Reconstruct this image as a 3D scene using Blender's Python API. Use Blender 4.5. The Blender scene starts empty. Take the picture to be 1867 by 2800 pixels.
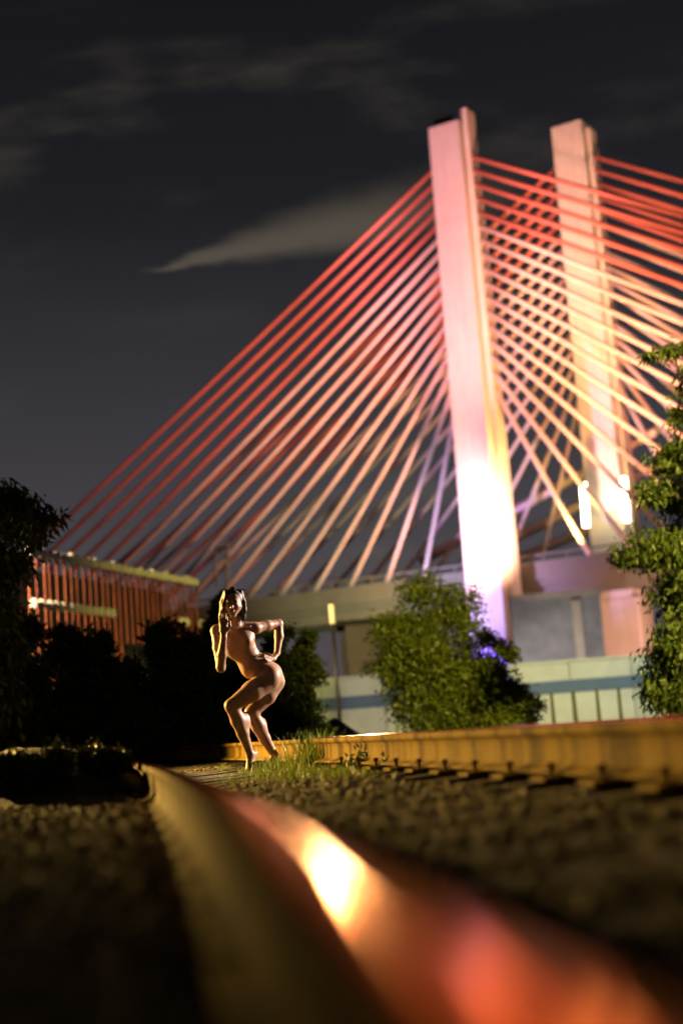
import bpy, bmesh, math, random
import numpy as np
from mathutils import Vector, Matrix

random.seed(7)
rng = np.random.default_rng(11)
scene = bpy.context.scene
COL = scene.collection

# ------------------------------------------------------------------ camera
FPX = 2800 * 50 / 36.0                      # focal length in photo pixels
ROLL = math.radians(4.3)
CAM_H = 0.295
PITCH = math.atan(600 * math.cos(ROLL) / FPX)
Fv = Vector((0, math.cos(PITCH), math.sin(PITCH)))
U0 = Vector((0, -math.sin(PITCH), math.cos(PITCH)))
R0 = Vector((1, 0, 0))
Rv = math.cos(ROLL) * R0 - math.sin(ROLL) * U0
Uv = math.sin(ROLL) * R0 + math.cos(ROLL) * U0
CAM = Vector((0, 0, CAM_H))

def at(px, py, Y):
    """world point at ground distance Y along the sight line of a photo pixel"""
    v = Fv * FPX + Rv * (px - 933.5) + Uv * (1400 - py)
    return CAM + v * (Y / v.y)

cam_data = bpy.data.cameras.new("camera")
cam = bpy.data.objects.new("camera", cam_data)
COL.objects.link(cam)
m = Matrix((Rv, Uv, -Fv)).transposed().to_4x4()
m.translation = CAM
cam.matrix_world = m
cam_data.sensor_fit = 'VERTICAL'
cam_data.sensor_height = 36
cam_data.sensor_width = 24
cam_data.lens = 50
cam_data.clip_start = 0.02
cam_data.clip_end = 6000
cam_data.dof.use_dof = True
cam_data.dof.focus_distance = 12.0
cam_data.dof.aperture_fstop = 1.0
scene.camera = cam

# ------------------------------------------------------------------ render / exposure
scene.view_settings.view_transform = 'Standard'
scene.view_settings.look = 'None'
scene.view_settings.exposure = 0.0
scene.view_settings.gamma = 1.0
scene.view_settings.use_curve_mapping = False
scene.cycles.use_denoising = True
scene.cycles.max_bounces = 6
scene.cycles.diffuse_bounces = 2
scene.cycles.glossy_bounces = 3
scene.cycles.sample_clamp_indirect = 4.0
scene.cycles.caustics_reflective = False
scene.cycles.caustics_refractive = False

# ------------------------------------------------------------------ node helpers
class NT:
    def __init__(self, tree):
        self.t = tree
        self.n = tree.nodes
        self.l = tree.links
    def new(self, typ, **kw):
        nd = self.n.new(typ)
        for k, v in kw.items():
            setattr(nd, k, v)
        return nd
    def put(self, sock, v):
        if hasattr(v, 'node'):
            self.l.new(v, sock)
        else:
            sock.default_value = v
    def math(self, op, a, b=0.0, clamp=False):
        nd = self.new('ShaderNodeMath', operation=op, use_clamp=clamp)
        self.put(nd.inputs[0], a)
        self.put(nd.inputs[1], b)
        return nd.outputs[0]
    def ramp(self, fac, stops):
        nd = self.new('ShaderNodeValToRGB')
        el = nd.color_ramp.elements
        while len(el) < len(stops):
            el.new(0.5)
        for e, (p, c) in zip(el, stops):
            e.position = p
            e.color = (c[0], c[1], c[2], 1) if not isinstance(c, (int, float)) else (c, c, c, 1)
        self.put(nd.inputs['Fac'], fac)
        return nd.outputs['Color']
    def noise(self, vec, scale, detail=4, rough=0.55):
        nd = self.new('ShaderNodeTexNoise')
        if vec is not None:
            self.l.new(vec, nd.inputs['Vector'])
        nd.inputs['Scale'].default_value = scale
        nd.inputs['Detail'].default_value = detail
        nd.inputs['Roughness'].default_value = rough
        return nd.outputs['Fac']
    def smooth(self, v, a, b):
        nd = self.new('ShaderNodeMapRange', interpolation_type='SMOOTHSTEP')
        self.put(nd.inputs['Value'], v)
        nd.inputs['From Min'].default_value = a
        nd.inputs['From Max'].default_value = b
        return nd.outputs['Result']
    def mapping(self, vec, scale=(1, 1, 1), rot=(0, 0, 0), loc=(0, 0, 0)):
        nd = self.new('ShaderNodeMapping')
        self.l.new(vec, nd.inputs['Vector'])
        nd.inputs['Scale'].default_value = scale
        nd.inputs['Rotation'].default_value = rot
        nd.inputs['Location'].default_value = loc
        return nd.outputs['Vector']

def uv_of(px, py):
    v = Fv * FPX + Rv * (px - 933.5) + Uv * (1400 - py)
    return v.x / v.y, v.z / v.y

# ------------------------------------------------------------------ night sky
world = bpy.data.worlds.new("World")
scene.world = world
world.use_nodes = True
w = NT(world.node_tree)
w.n.clear()
tc = w.new('ShaderNodeTexCoord')
sep = w.new('ShaderNodeSeparateXYZ')
w.l.new(tc.outputs['Generated'], sep.inputs[0])
X, Yc, Z = sep.outputs
elev = Z
yab = w.math('MAXIMUM', w.math('ABSOLUTE', Yc), 0.05)
u = w.math('DIVIDE', X, yab)
v = w.math('DIVIDE', Z, yab)
base = w.ramp(elev, [(0.0, (0.082, 0.066, 0.070)), (0.13, (0.056, 0.051, 0.057)), (0.24, (0.032, 0.031, 0.036)),
                     (0.36, (0.0120, 0.0122, 0.0148)), (0.50, (0.0070, 0.0072, 0.0090))])
comb = w.new('ShaderNodeCombineXYZ')
w.put(comb.inputs[0], u)
w.put(comb.inputs[1], v)
uv = comb.outputs[0]
# thin streaky cloud everywhere
mp = w.mapping(uv, scale=(5.5, 17, 1), rot=(0, 0, math.radians(-7)), loc=(0.9, 0.35, 0))
n1 = w.noise(mp, 1.0, 5, 0.55)
n2 = w.noise(w.mapping(uv, scale=(2.1, 4.2, 1), loc=(3.1, 7.3, 0)), 1.0, 2, 0.5)
thin = w.math('MULTIPLY', w.smooth(n1, 0.47, 0.78), w.smooth(n2, 0.36, 0.66))
# one long streak of cloud
ax, ay = uv_of(385, 742)
bx, by = uv_of(1180, 560)
L = math.hypot(bx - ax, by - ay)
tx, ty = (bx - ax) / L, (by - ay) / L
du = w.math('SUBTRACT', u, ax)
dv = w.math('SUBTRACT', v, ay)
along = w.math('DIVIDE', w.math('ADD', w.math('MULTIPLY', du, tx), w.math('MULTIPLY', dv, ty)), L)
perp = w.math('ADD', w.math('MULTIPLY', du, -ty), w.math('MULTIPLY', dv, tx))
wob = w.math('MULTIPLY', w.math('SUBTRACT', w.noise(w.mapping(uv, scale=(14, 40, 1)), 1.0, 4, 0.6), 0.5), 0.016)
perp = w.math('ADD', perp, wob)
wid = w.math('ADD', w.math('MULTIPLY', w.smooth(along, 0.0, 0.75), 0.0185), 0.0016)
rel = w.math('DIVIDE', perp, wid)
lowside = w.smooth(rel, -1.25, -0.35)
upside = w.math('SUBTRACT', 1.0, w.smooth(rel, -0.2, 1.75))
streak = w.math('MULTIPLY', w.math('MULTIPLY', lowside, upside), w.math('MULTIPLY', w.smooth(along, -0.02, 0.12), w.math('SUBTRACT', 1.0, w.smooth(along, 0.72, 1.5))))
# a fainter one above it
ax, ay = uv_of(470, 395)
bx, by = uv_of(1120, 400)
L = math.hypot(bx - ax, by - ay)
cl = w.math('ADD', w.math('MULTIPLY', thin, 0.6), w.math('MULTIPLY', streak, 1.0), clamp=False)
cl = w.math('MULTIPLY', cl, w.smooth(Yc, -0.2, 0.05))
mixc = w.new('ShaderNodeMix', data_type='RGBA', blend_type='ADD')
mixc.inputs['Factor'].default_value = 1.0
ccol = w.new('ShaderNodeMix', data_type='RGBA', blend_type='MULTIPLY')
ccol.inputs['Factor'].default_value = 1.0
ccol.inputs[6].default_value = (0.062, 0.049, 0.032, 1)
w.put(ccol.inputs[7], cl)
w.put(mixc.inputs[6], base)
w.put(mixc.inputs[7], ccol.outputs[2])
bg = w.new('ShaderNodeBackground')
bg.inputs['Strength'].default_value = 1.12
w.put(bg.inputs['Color'], mixc.outputs[2])
wo = w.new('ShaderNodeOutputWorld')
w.l.new(bg.outputs[0], wo.inputs[0])

# ------------------------------------------------------------------ light helper
def spot(name, loc, target, power, color, size=60, blend=0.6, radius=0.4, parent=None):
    d = bpy.data.lights.new(name, 'SPOT')
    d.energy = power
    d.color = color
    d.spot_size = math.radians(size)
    d.spot_blend = blend
    d.shadow_soft_size = radius
    o = bpy.data.objects.new(name, d)
    COL.objects.link(o)
    o.location = loc
    o.rotation_euler = (Vector(target) - Vector(loc)).to_track_quat('-Z', 'Y').to_euler()
    if parent is not None:
        o.parent = parent
        o.matrix_parent_inverse = parent.matrix_world.inverted()
    return o

# coloured floodlights of the bridge, plus an added abutment fill (they stand on the ground and the deck, behind trees and walls)
PL = Vector((23.5, 231.0, 0))      # near pylon
PR = Vector((46.0, 241.0, 0))      # far pylon
spot("flood_violet", (-12, 204, 3), (19.5, 231, 26), 3.2e5, (0.62, 0.42, 1.0), 46, 0.95, 0.8)
spot("flood_violet_base", (12.5, 222, 2), (22.0, 229, 7), 1.5e5, (0.16, 0.07, 1.0), 46, 0.9, 0.8)
spot("flood_pink", (-4, 178, 3), (24.5, 231, 88), 1.2e6, (1.0, 0.40, 0.42), 38, 0.8, 4.0)
spot("flood_amber", (42, 212, 27), (24.5, 231, 58), 1.2e5, (1.0, 0.45, 0.10), 56, 0.8, 0.8)
spot("flood_yellow", (36, 223, 27), (45.0, 240, 48), 4.4e4, (1.0, 0.66, 0.15), 90, 0.9, 0.8)
spot("flood_peach", (40, 180, 3), (46, 241, 86), 1.5e6, (1.0, 0.50, 0.24), 29, 0.7, 6.0)
spot("flood_cable_red", (10, 205, 27), (-20, 240, 76), 2.6e5, (1.0, 0.36, 0.25), 80, 0.9, 0.8)
spot("flood_cable_orange", (30, 214, 27), (-10, 262, 45), 2.0e5, (1.0, 0.46, 0.28), 90, 0.9, 0.8)
spot("flood_cable_east", (60, 190, 27), (62, 225, 75), 2.4e5, (1.0, 0.34, 0.20), 110, 0.9, 0.8)
spot("flood_soffit", (56, 198, 2), (45, 234, 17), 1.3e5, (1.0, 0.46, 0.28), 66, 0.9, 0.8)
spot("flood_soffit_cool", (-6, 215, 2), (4, 242, 22), 6.0e4, (0.90, 1.0, 0.50), 80, 0.9, 0.8)
spot("fill_abutment", (27, 192, 1.5), (31, 212, 8), 1.6e4, (1.0, 0.90, 0.80), 70, 0.9, 0.5)  # added fill light that brightens the abutment

# ------------------------------------------------------------------ materials
def mat(name, col, rough=0.7, metal=0.0, var=0.0, scale=5.0, bump=0.0, col2=None, spec=0.5, mscale=(1, 1, 1), detail=5, coord='Object'):
    ma = bpy.data.materials.new(name)
    ma.use_nodes = True
    t = NT(ma.node_tree)
    b = t.n['Principled BSDF']
    b.inputs['Roughness'].default_value = rough
    b.inputs['Metallic'].default_value = metal
    b.inputs['Specular IOR Level'].default_value = spec
    tcn = t.new('ShaderNodeTexCoord')
    vec = t.mapping(tcn.outputs[coord], scale=mscale)
    if var > 0 or col2 is not None:
        fac = t.noise(vec, scale, detail, 0.6)
        c2 = col2 if col2 is not None else tuple(c * (1 - var) for c in col)
        c1 = col if col2 is not None else tuple(min(1, c * (1 + var)) for c in col)
        t.put(b.inputs['Base Color'], t.ramp(fac, [(0.32, c2), (0.68, c1)]))
    else:
        b.inputs['Base Color'].default_value = (*col, 1)
    if bump > 0:
        bn = t.new('ShaderNodeBump')
        bn.inputs['Strength'].default_value = bump
        bn.inputs['Distance'].default_value = 0.02
        t.put(bn.inputs['Height'], t.noise(vec, scale * 4, 4, 0.6))
        t.l.new(bn.outputs[0], b.inputs['Normal'])
    return ma

def emit(name, col, strength):
    ma = bpy.data.materials.new(name)
    ma.use_nodes = True
    b = ma.node_tree.nodes['Principled BSDF']
    b.inputs['Base Color'].default_value = (*col, 1)
    b.inputs['Emission Color'].default_value = (*col, 1)
    b.inputs['Emission Strength'].default_value = strength
    return ma

def leafmat(name, c1, c2, trans=0.35):
    ma = bpy.data.materials.new(name)
    ma.use_nodes = True
    t = NT(ma.node_tree)
    b = t.n['Principled BSDF']
    tcn = t.new('ShaderNodeTexCoord')
    fac = t.noise(tcn.outputs['Object'], 3.0, 3, 0.6)
    col = t.ramp(fac, [(0.3, c1), (0.7, c2)])
    t.put(b.inputs['Base Color'], col)
    b.inputs['Roughness'].default_value = 0.5
    tr = t.new('ShaderNodeBsdfTranslucent')
    t.put(tr.inputs['Color'], col)
    mx = t.new('ShaderNodeMixShader')
    mx.inputs[0].default_value = trans
    t.l.new(b.outputs[0], mx.inputs[1])
    t.l.new(tr.outputs[0], mx.inputs[2])
    t.l.new(mx.outputs[0], t.n['Material Output'].inputs[0])
    return ma

M = {}
M['earth'] = mat('earth', (0.060, 0.046, 0.022), 0.95, var=0.5, scale=3.0, bump=0.6)
M['gravel'] = mat('gravel', (0.20, 0.155, 0.075), 0.9, col2=(0.10, 0.078, 0.036), scale=9.0, bump=0.3)
M['wood'] = mat('sleeper_wood', (0.075, 0.050, 0.030), 0.9, col2=(0.028, 0.019, 0.012), scale=4.0, bump=0.7, mscale=(1, 8, 8))
ma = bpy.data.materials.new('concrete')
ma.use_nodes = True
t = NT(ma.node_tree)
b = t.n['Principled BSDF']
b.inputs['Roughness'].default_value = 0.85
tcn = t.new('ShaderNodeTexCoord')
sp3 = t.new('ShaderNodeSeparateXYZ')
t.l.new(tcn.outputs['Object'], sp3.inputs[0])
fr = t.math('FRACT', t.math('MULTIPLY', sp3.outputs[2], 0.24))
joint = t.smooth(fr, 0.0, 0.05)
runs = t.noise(t.mapping(tcn.outputs['Object'], scale=(1.3, 1.3, 0.10)), 1.0, 5, 0.6)
blot = t.noise(tcn.outputs['Object'], 0.22, 4, 0.6)
val = t.math('ADD', t.math('MULTIPLY', runs, 0.6), t.math('MULTIPLY', blot, 0.4))
val = t.math('SUBTRACT', val, t.math('MULTIPLY', t.math('SUBTRACT', 1.0, joint), 0.13))
t.put(b.inputs['Base Color'], t.ramp(val, [(0.30, (0.46, 0.43, 0.41)), (0.66, (0.60, 0.57, 0.54))]))
M['concrete'] = ma
M['deck_steel'] = mat('deck_concrete', (0.13, 0.125, 0.10), 0.8, var=0.18, scale=0.12)
M['cable_lit_red'] = mat('cable_red_light', (0.42, 0.12, 0.095), 0.5, var=0.2, scale=0.08)  # red floodlight put into the sheath colour of the upper cables
M['cable_lit_pale'] = mat('cable_pale_light', (0.52, 0.39, 0.375), 0.5, var=0.16, scale=0.08)  # paler floodlight put into the sheath colour of the other cables
M['rust_bar'] = mat('rusted_picket', (0.27, 0.062, 0.016), 0.7, var=0.45, scale=2.0)
M['white_paint'] = mat('white_paint', (0.72, 0.68, 0.60), 0.6, var=0.15, scale=3.0)
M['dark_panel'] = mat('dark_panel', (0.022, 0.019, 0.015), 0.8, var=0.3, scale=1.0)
M['dark_metal'] = mat('dark_metal', (0.06, 0.06, 0.06), 0.5, 0.6, var=0.2, scale=3.0)
M['wall_pale'] = mat('wall_pale_paint', (0.58, 0.64, 0.60), 0.8, var=0.12, scale=0.8)
M['wall_blue'] = mat('wall_blue_paint', (0.10, 0.17, 0.30), 0.7, var=0.15, scale=0.8)
M['wall_grey'] = mat('wall_grey', (0.30, 0.29, 0.31), 0.85, var=0.25, scale=0.3)
M['beige'] = mat('beige_render', (0.56, 0.48, 0.40), 0.85, var=0.15, scale=0.3)
M['bark'] = mat('bark', (0.07, 0.05, 0.032), 0.95, var=0.4, scale=6.0, bump=0.6, mscale=(1, 1, .3))
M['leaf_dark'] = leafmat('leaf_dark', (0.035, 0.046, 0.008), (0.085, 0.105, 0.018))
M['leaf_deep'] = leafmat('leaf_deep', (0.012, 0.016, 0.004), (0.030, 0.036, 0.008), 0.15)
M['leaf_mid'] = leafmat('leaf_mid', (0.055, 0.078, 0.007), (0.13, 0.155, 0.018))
M['leaf_right'] = leafmat('leaf_right', (0.030, 0.050, 0.008), (0.085, 0.11, 0.018))
M['grass'] = leafmat('grass_blade', (0.07, 0.11, 0.014), (0.17, 0.21, 0.03), 0.4)
M['weed'] = leafmat('weed_leaf', (0.035, 0.06, 0.022), (0.07, 0.10, 0.045), 0.3)
M['moss'] = mat('mossy_wood', (0.10, 0.11, 0.04), 0.9, var=0.4, scale=5.0)
M['stone'] = mat('pale_stone', (0.45, 0.41, 0.30), 0.8, var=0.25, scale=20.0, bump=0.3)
M['teal'] = mat('teal_tarp', (0.02, 0.07, 0.065), 0.6, var=0.3, scale=3.0)
M['tube'] = emit('lamp_tube', (1.0, 0.90, 0.62), 14.0)
M['added_tube'] = emit('added_tube_yellow', (1.0, 0.80, 0.34), 0.5)
M['bulb'] = emit('sodium_bulb', (1.0, 0.66, 0.22), 30.0)
M['added_bulb_w'] = emit('added_white_bulb', (1.0, 0.85, 0.8), 30.0)
M['hair'] = mat('dark_hair', (0.028, 0.019, 0.013), 0.55, var=0.4, scale=30.0, mscale=(1, 1, .15))
M['eye'] = mat('dark_eye', (0.03, 0.022, 0.018), 0.2)
M['lips'] = mat('lips', (0.26, 0.09, 0.07), 0.45)
M['paper'] = mat('cigarette_paper', (0.85, 0.82, 0.75), 0.7)

# skin
ma = bpy.data.materials.new('skin')
ma.use_nodes = True
t = NT(ma.node_tree)
b = t.n['Principled BSDF']
tcn = t.new('ShaderNodeTexCoord')
t.put(b.inputs['Base Color'], t.ramp(t.noise(tcn.outputs['Object'], 9.0, 4, 0.6), [(0.3, (0.30, 0.165, 0.10)), (0.7, (0.44, 0.265, 0.17))]))
b.inputs['Roughness'].default_value = 0.46
b.inputs['Specular IOR Level'].default_value = 0.3
b.inputs['Subsurface Weight'].default_value = 0.08
b.inputs['Subsurface Radius'].default_value = (0.02, 0.008, 0.004)
M['skin'] = ma

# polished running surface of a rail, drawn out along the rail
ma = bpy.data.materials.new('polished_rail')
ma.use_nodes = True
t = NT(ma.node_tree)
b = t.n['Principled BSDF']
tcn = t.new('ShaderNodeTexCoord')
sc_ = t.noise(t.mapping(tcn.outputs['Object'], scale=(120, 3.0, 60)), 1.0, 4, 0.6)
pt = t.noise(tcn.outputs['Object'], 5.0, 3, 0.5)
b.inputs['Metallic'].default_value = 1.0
b.inputs['Specular Tint'].default_value = (1.0, 0.43, 0.22, 1)  # orange tint stands in for the red light the steel reflects
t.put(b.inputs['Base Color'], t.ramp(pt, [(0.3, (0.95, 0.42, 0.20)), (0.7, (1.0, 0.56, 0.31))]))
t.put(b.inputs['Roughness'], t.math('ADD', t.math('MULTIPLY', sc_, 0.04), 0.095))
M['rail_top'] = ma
# red glow of the cable lights painted along the running band's right edge
ma = bpy.data.materials.new('red_glow_rail')
ma.use_nodes = True
t = NT(ma.node_tree)
b = t.n['Principled BSDF']
tcn = t.new('ShaderNodeTexCoord')
fi = t.noise(tcn.outputs['Object'], 30.0, 4, 0.6)
b.inputs['Metallic'].default_value = 1.0
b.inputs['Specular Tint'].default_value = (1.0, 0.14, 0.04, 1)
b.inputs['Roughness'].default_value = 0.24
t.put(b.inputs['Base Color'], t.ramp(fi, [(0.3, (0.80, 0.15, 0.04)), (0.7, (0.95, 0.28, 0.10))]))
M['rail_edge'] = ma
# rusty rail side with run-down stains
ma = bpy.data.materials.new('rusty_rail')
ma.use_nodes = True
t = NT(ma.node_tree)
b = t.n['Principled BSDF']
tcn = t.new('ShaderNodeTexCoord')
st = t.noise(t.mapping(tcn.outputs['Object'], scale=(1, 2.6, 0.25)), 1.6, 4, 0.6)
fi = t.noise(tcn.outputs['Object'], 40.0, 4, 0.6)
c = t.ramp(t.math('ADD', t.math('MULTIPLY', st, 0.8), t.math('MULTIPLY', fi, 0.2)),
           [(0.42, (0.060, 0.032, 0.005)), (0.50, (0.145, 0.086, 0.011)), (0.70, (0.205, 0.125, 0.017))])
t.put(b.inputs['Base Color'], c)
b.inputs['Roughness'].default_value = 0.85
b.inputs['Metallic'].default_value = 0.0
b.inputs['Specular IOR Level'].default_value = 0.08
bn = t.new('ShaderNodeBump')
bn.inputs['Strength'].default_value = 0.25
bn.inputs['Distance'].default_value = 0.004
t.put(bn.inputs['Height'], fi)
t.l.new(bn.outputs[0], b.inputs['Normal'])
M['rail_side'] = ma

# ------------------------------------------------------------------ mesh helpers
def link(name, me, parent=None, mats=(), smooth=False):
    o = bpy.data.objects.new(name, me)
    COL.objects.link(o)
    for m_ in mats:
        if m_.name not in [x.name for x in me.materials if x]:
            me.materials.append(m_)
    if smooth:
        me.polygons.foreach_set('use_smooth', [True] * len(me.polygons))
    if parent is not None:
        o.parent = parent
        o.matrix_parent_inverse = Matrix.Translation(-parent.location)
    return o

def mesh(name, verts, faces):
    me = bpy.data.meshes.new(name)
    me.from_pydata([tuple(v_) for v_ in verts], [], faces)
    me.update()
    return me

def fast_mesh(name, V, Fq):
    """V (n,3) array, Fq (k,c) array of equal-sized faces"""
    me = bpy.data.meshes.new(name)
    k, c_ = Fq.shape
    me.vertices.add(len(V))
    me.vertices.foreach_set('co', np.asarray(V, np.float32).ravel())
    me.loops.add(k * c_)
    me.loops.foreach_set('vertex_index', np.asarray(Fq, np.int32).ravel())
    me.polygons.add(k)
    me.polygons.foreach_set('loop_start', np.arange(0, k * c_, c_, dtype=np.int32))
    me.polygons.foreach_set('loop_total', np.full(k, c_, np.int32))
    me.update(calc_edges=True)
    me.validate()
    return me

def thing(name, label, cat, loc=(0, 0, 0), group=None):
    o = bpy.data.objects.new(name, None)
    o.empty_display_size = 0.2
    COL.objects.link(o)
    o.location = loc
    tag(o, label, cat, group)
    bpy.context.view_layer.update()
    return o

def tag(o, label=None, cat=None, group=None, kind=None):
    if label: o['label'] = label
    if cat: o['category'] = cat
    if group: o['group'] = group
    if kind: o['kind'] = kind
    return o

BOXF = [(0, 3, 2, 1), (4, 5, 6, 7), (0, 1, 5, 4), (1, 2, 6, 5), (2, 3, 7, 6), (3, 0, 4, 7)]
def prism(bot, top):
    """8 corners: 4 bottom (ccw), 4 top"""
    return [tuple(p) for p in bot] + [tuple(p) for p in top], BOXF

def box_pts(c, ax, ay, az, hx, hy, hz):
    c = Vector(c)
    o = []
    for z in (-1, 1):
        for x, y in ((-1, -1), (1, -1), (1, 1), (-1, 1)):
            o.append(c + ax * (x * hx) + ay * (y * hy) + az * (z * hz))
    return o

def bevelled(name, verts, faces, wd, parent, mats, seg=2):
    me = mesh(name, verts, faces)
    bm = bmesh.new()
    bm.from_mesh(me)
    bmesh.ops.bevel(bm, geom=bm.edges[:], offset=wd, segments=seg, affect='EDGES', profile=0.5)
    bm.to_mesh(me)
    bm.free()
    return link(name, me, parent, mats)

def tube_arrays(pts, rads, n=8):
    V, Fc = [], []
    pts = [Vector(p) for p in pts]
    for i, p in enumerate(pts):
        d = (pts[min(i + 1, len(pts) - 1)] - pts[max(i - 1, 0)]).normalized()
        a = d.orthogonal().normalized()
        b_ = d.cross(a)
        for k in range(n):
            an = 2 * math.pi * k / n
            V.append(p + (a * math.cos(an) + b_ * math.sin(an)) * rads[i])
    for i in range(len(pts) - 1):
        for k in range(n):
            k2 = (k + 1) % n
            Fc.append((i * n + k, i * n + k2, (i + 1) * n + k2, (i + 1) * n + k))
    Fc.append(tuple(range(n - 1, -1, -1)))
    Fc.append(tuple((len(pts) - 1) * n + k for k in range(n)))
    return V, Fc

def tubes(name, lst, parent, m_, n=8):
    V, Fc = [], []
    for pts, rads in lst:
        v_, f_ = tube_arrays(pts, rads, n)
        o = len(V)
        V += v_
        Fc += [tuple(i + o for i in q) for q in f_]
    return link(name, mesh(name, V, Fc), parent, [m_], True)

# ------------------------------------------------------------------ track line
def rail_c(y):            # centre of the near rail
    return 0.118 - 0.135 * y - 0.0035 * y * y if y > -1.5 else 0.118 - 0.135 * y
def frame(y):
    s = -0.135 - 0.007 * y
    tdir = Vector((s, 1, 0)).normalized()
    return tdir, Vector((tdir.y, -tdir.x, 0))
GAUGE = 1.505
CANT = 0.058
TOP = 0.205

def gz(x, y):
    """ground height"""
    xr = rail_c(min(max(y, -1), 40))
    s = x - xr
    z = 0.0
    if s < 0:
        z += 0.035 * min(1, -s / 0.15) - 0.12 * min(1, max(0, (-s - 0.9) / 1.6))
    elif s < 1.5:
        z += -0.012 + 0.055 * s / 1.5 - 0.09 * max(0, (s - 1.22) / 0.28) - 0.055 * math.exp(-((y - 11.2) / 1.5) ** 2)
    else:
        z += -0.06 - 0.06 * min(1, (s - 1.5) / 2.5)
    # a heap of dark soil buries the near rail further along
    e = (x + 2.05) ** 2 / 0.62 + (y - 9.0) ** 2 / 2.2
    if s < 0.35:
        z += (0.25 + 0.04 * math.sin(5.3 * x + 2.1 * y) + 0.03 * math.sin(11 * x - 4 * y)) * math.exp(-e * e * 0.9) * min(1, (0.35 - s) / 0.3)
    return z

# ------------------------------------------------------------------ ground
xs = np.concatenate([[-3000, -600, -120, -40, -20, -12], np.arange(-8, 8.01, 0.2), [12, 20, 40, 120, 600, 3000]])
ys = np.concatenate([[-60, -10, -3], np.arange(-1, 26, 0.25), [28, 32, 40, 60, 120, 300, 1000, 4000]])
V = [(x, y, gz(x, y) + (0.012 * math.sin(x * 9.1 + y * 3.7) * math.cos(y * 7.3) if abs(x) < 9 and y < 27 else 0)) for y in ys for x in xs]
nx = len(xs)
Fc = [(j * nx + i, j * nx + i + 1, (j + 1) * nx + i + 1, (j + 1) * nx + i) for j in range(len(ys) - 1) for i in range(nx - 1)]
g = link('ground', mesh('ground', V, Fc), None, [M['earth']], True)
tag(g, kind='structure')

# ballast stones, one heap nobody could count
def stones(n, xr, yr, smin, smax, dens=None):
    phi = (1 + 5 ** 0.5) / 2
    ico = np.array([(-1, phi, 0), (1, phi, 0), (-1, -phi, 0), (1, -phi, 0), (0, -1, phi), (0, 1, phi), (0, -1, -phi), (0, 1, -phi),
                    (phi, 0, -1), (phi, 0, 1), (-phi, 0, -1), (-phi, 0, 1)]) / 1.9
    icf = np.array([(0, 11, 5), (0, 5, 1), (0, 1, 7), (0, 7, 10), (0, 10, 11), (1, 5, 9), (5, 11, 4), (11, 10, 2), (10, 7, 6), (7, 1, 8),
                    (3, 9, 4), (3, 4, 2), (3, 2, 6), (3, 6, 8), (3, 8, 9), (4, 9, 5), (2, 4, 11), (6, 2, 10), (8, 6, 7), (9, 8, 1)])
    VV, FF, k = [], [], 0
    while k < n:
        y = yr[0] + (yr[1] - yr[0]) * random.random() ** 1.6
        x = random.uniform(*xr) + rail_c(y) + 0.7
        s = x - rail_c(y)
        if abs(s) < 0.09 or abs(s - 1.5) < 0.09 or (x + 2.05) ** 2 / 0.9 + (y - 9.0) ** 2 / 3.2 < 1.3:
            continue
        if abs(x) > 0.30 * y + 0.9:
            continue
        q = ico * (1 + rng.uniform(-0.28, 0.28, (12, 1)))
        a = random.uniform(0, 6.28)
        ca, sa = math.cos(a), math.sin(a)
        r_ = random.uniform(smin, smax)
        q = q * np.array([r_, r_ * random.uniform(.65, 1), r_ * random.uniform(.5, .8)])
        q = np.stack([q[:, 0] * ca - q[:, 1] * sa, q[:, 0] * sa + q[:, 1] * ca, q[:, 2]], 1)
        q += np.array([x, y, gz(x, y) + r_ * random.uniform(-0.1, 0.45)])
        VV.append(q)
        FF.append(icf + 12 * k)
        k += 1
    return fast_mesh('ballast', np.concatenate(VV), np.concatenate(FF))
o = link('ballast', stones(34000, (-3.6, 3.2), (0.5, 14.5), 0.010, 0.025), None, [M['gravel']])
tag(o, 'brown crushed stone ballast around the rails', 'ballast', kind='stuff')

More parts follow.
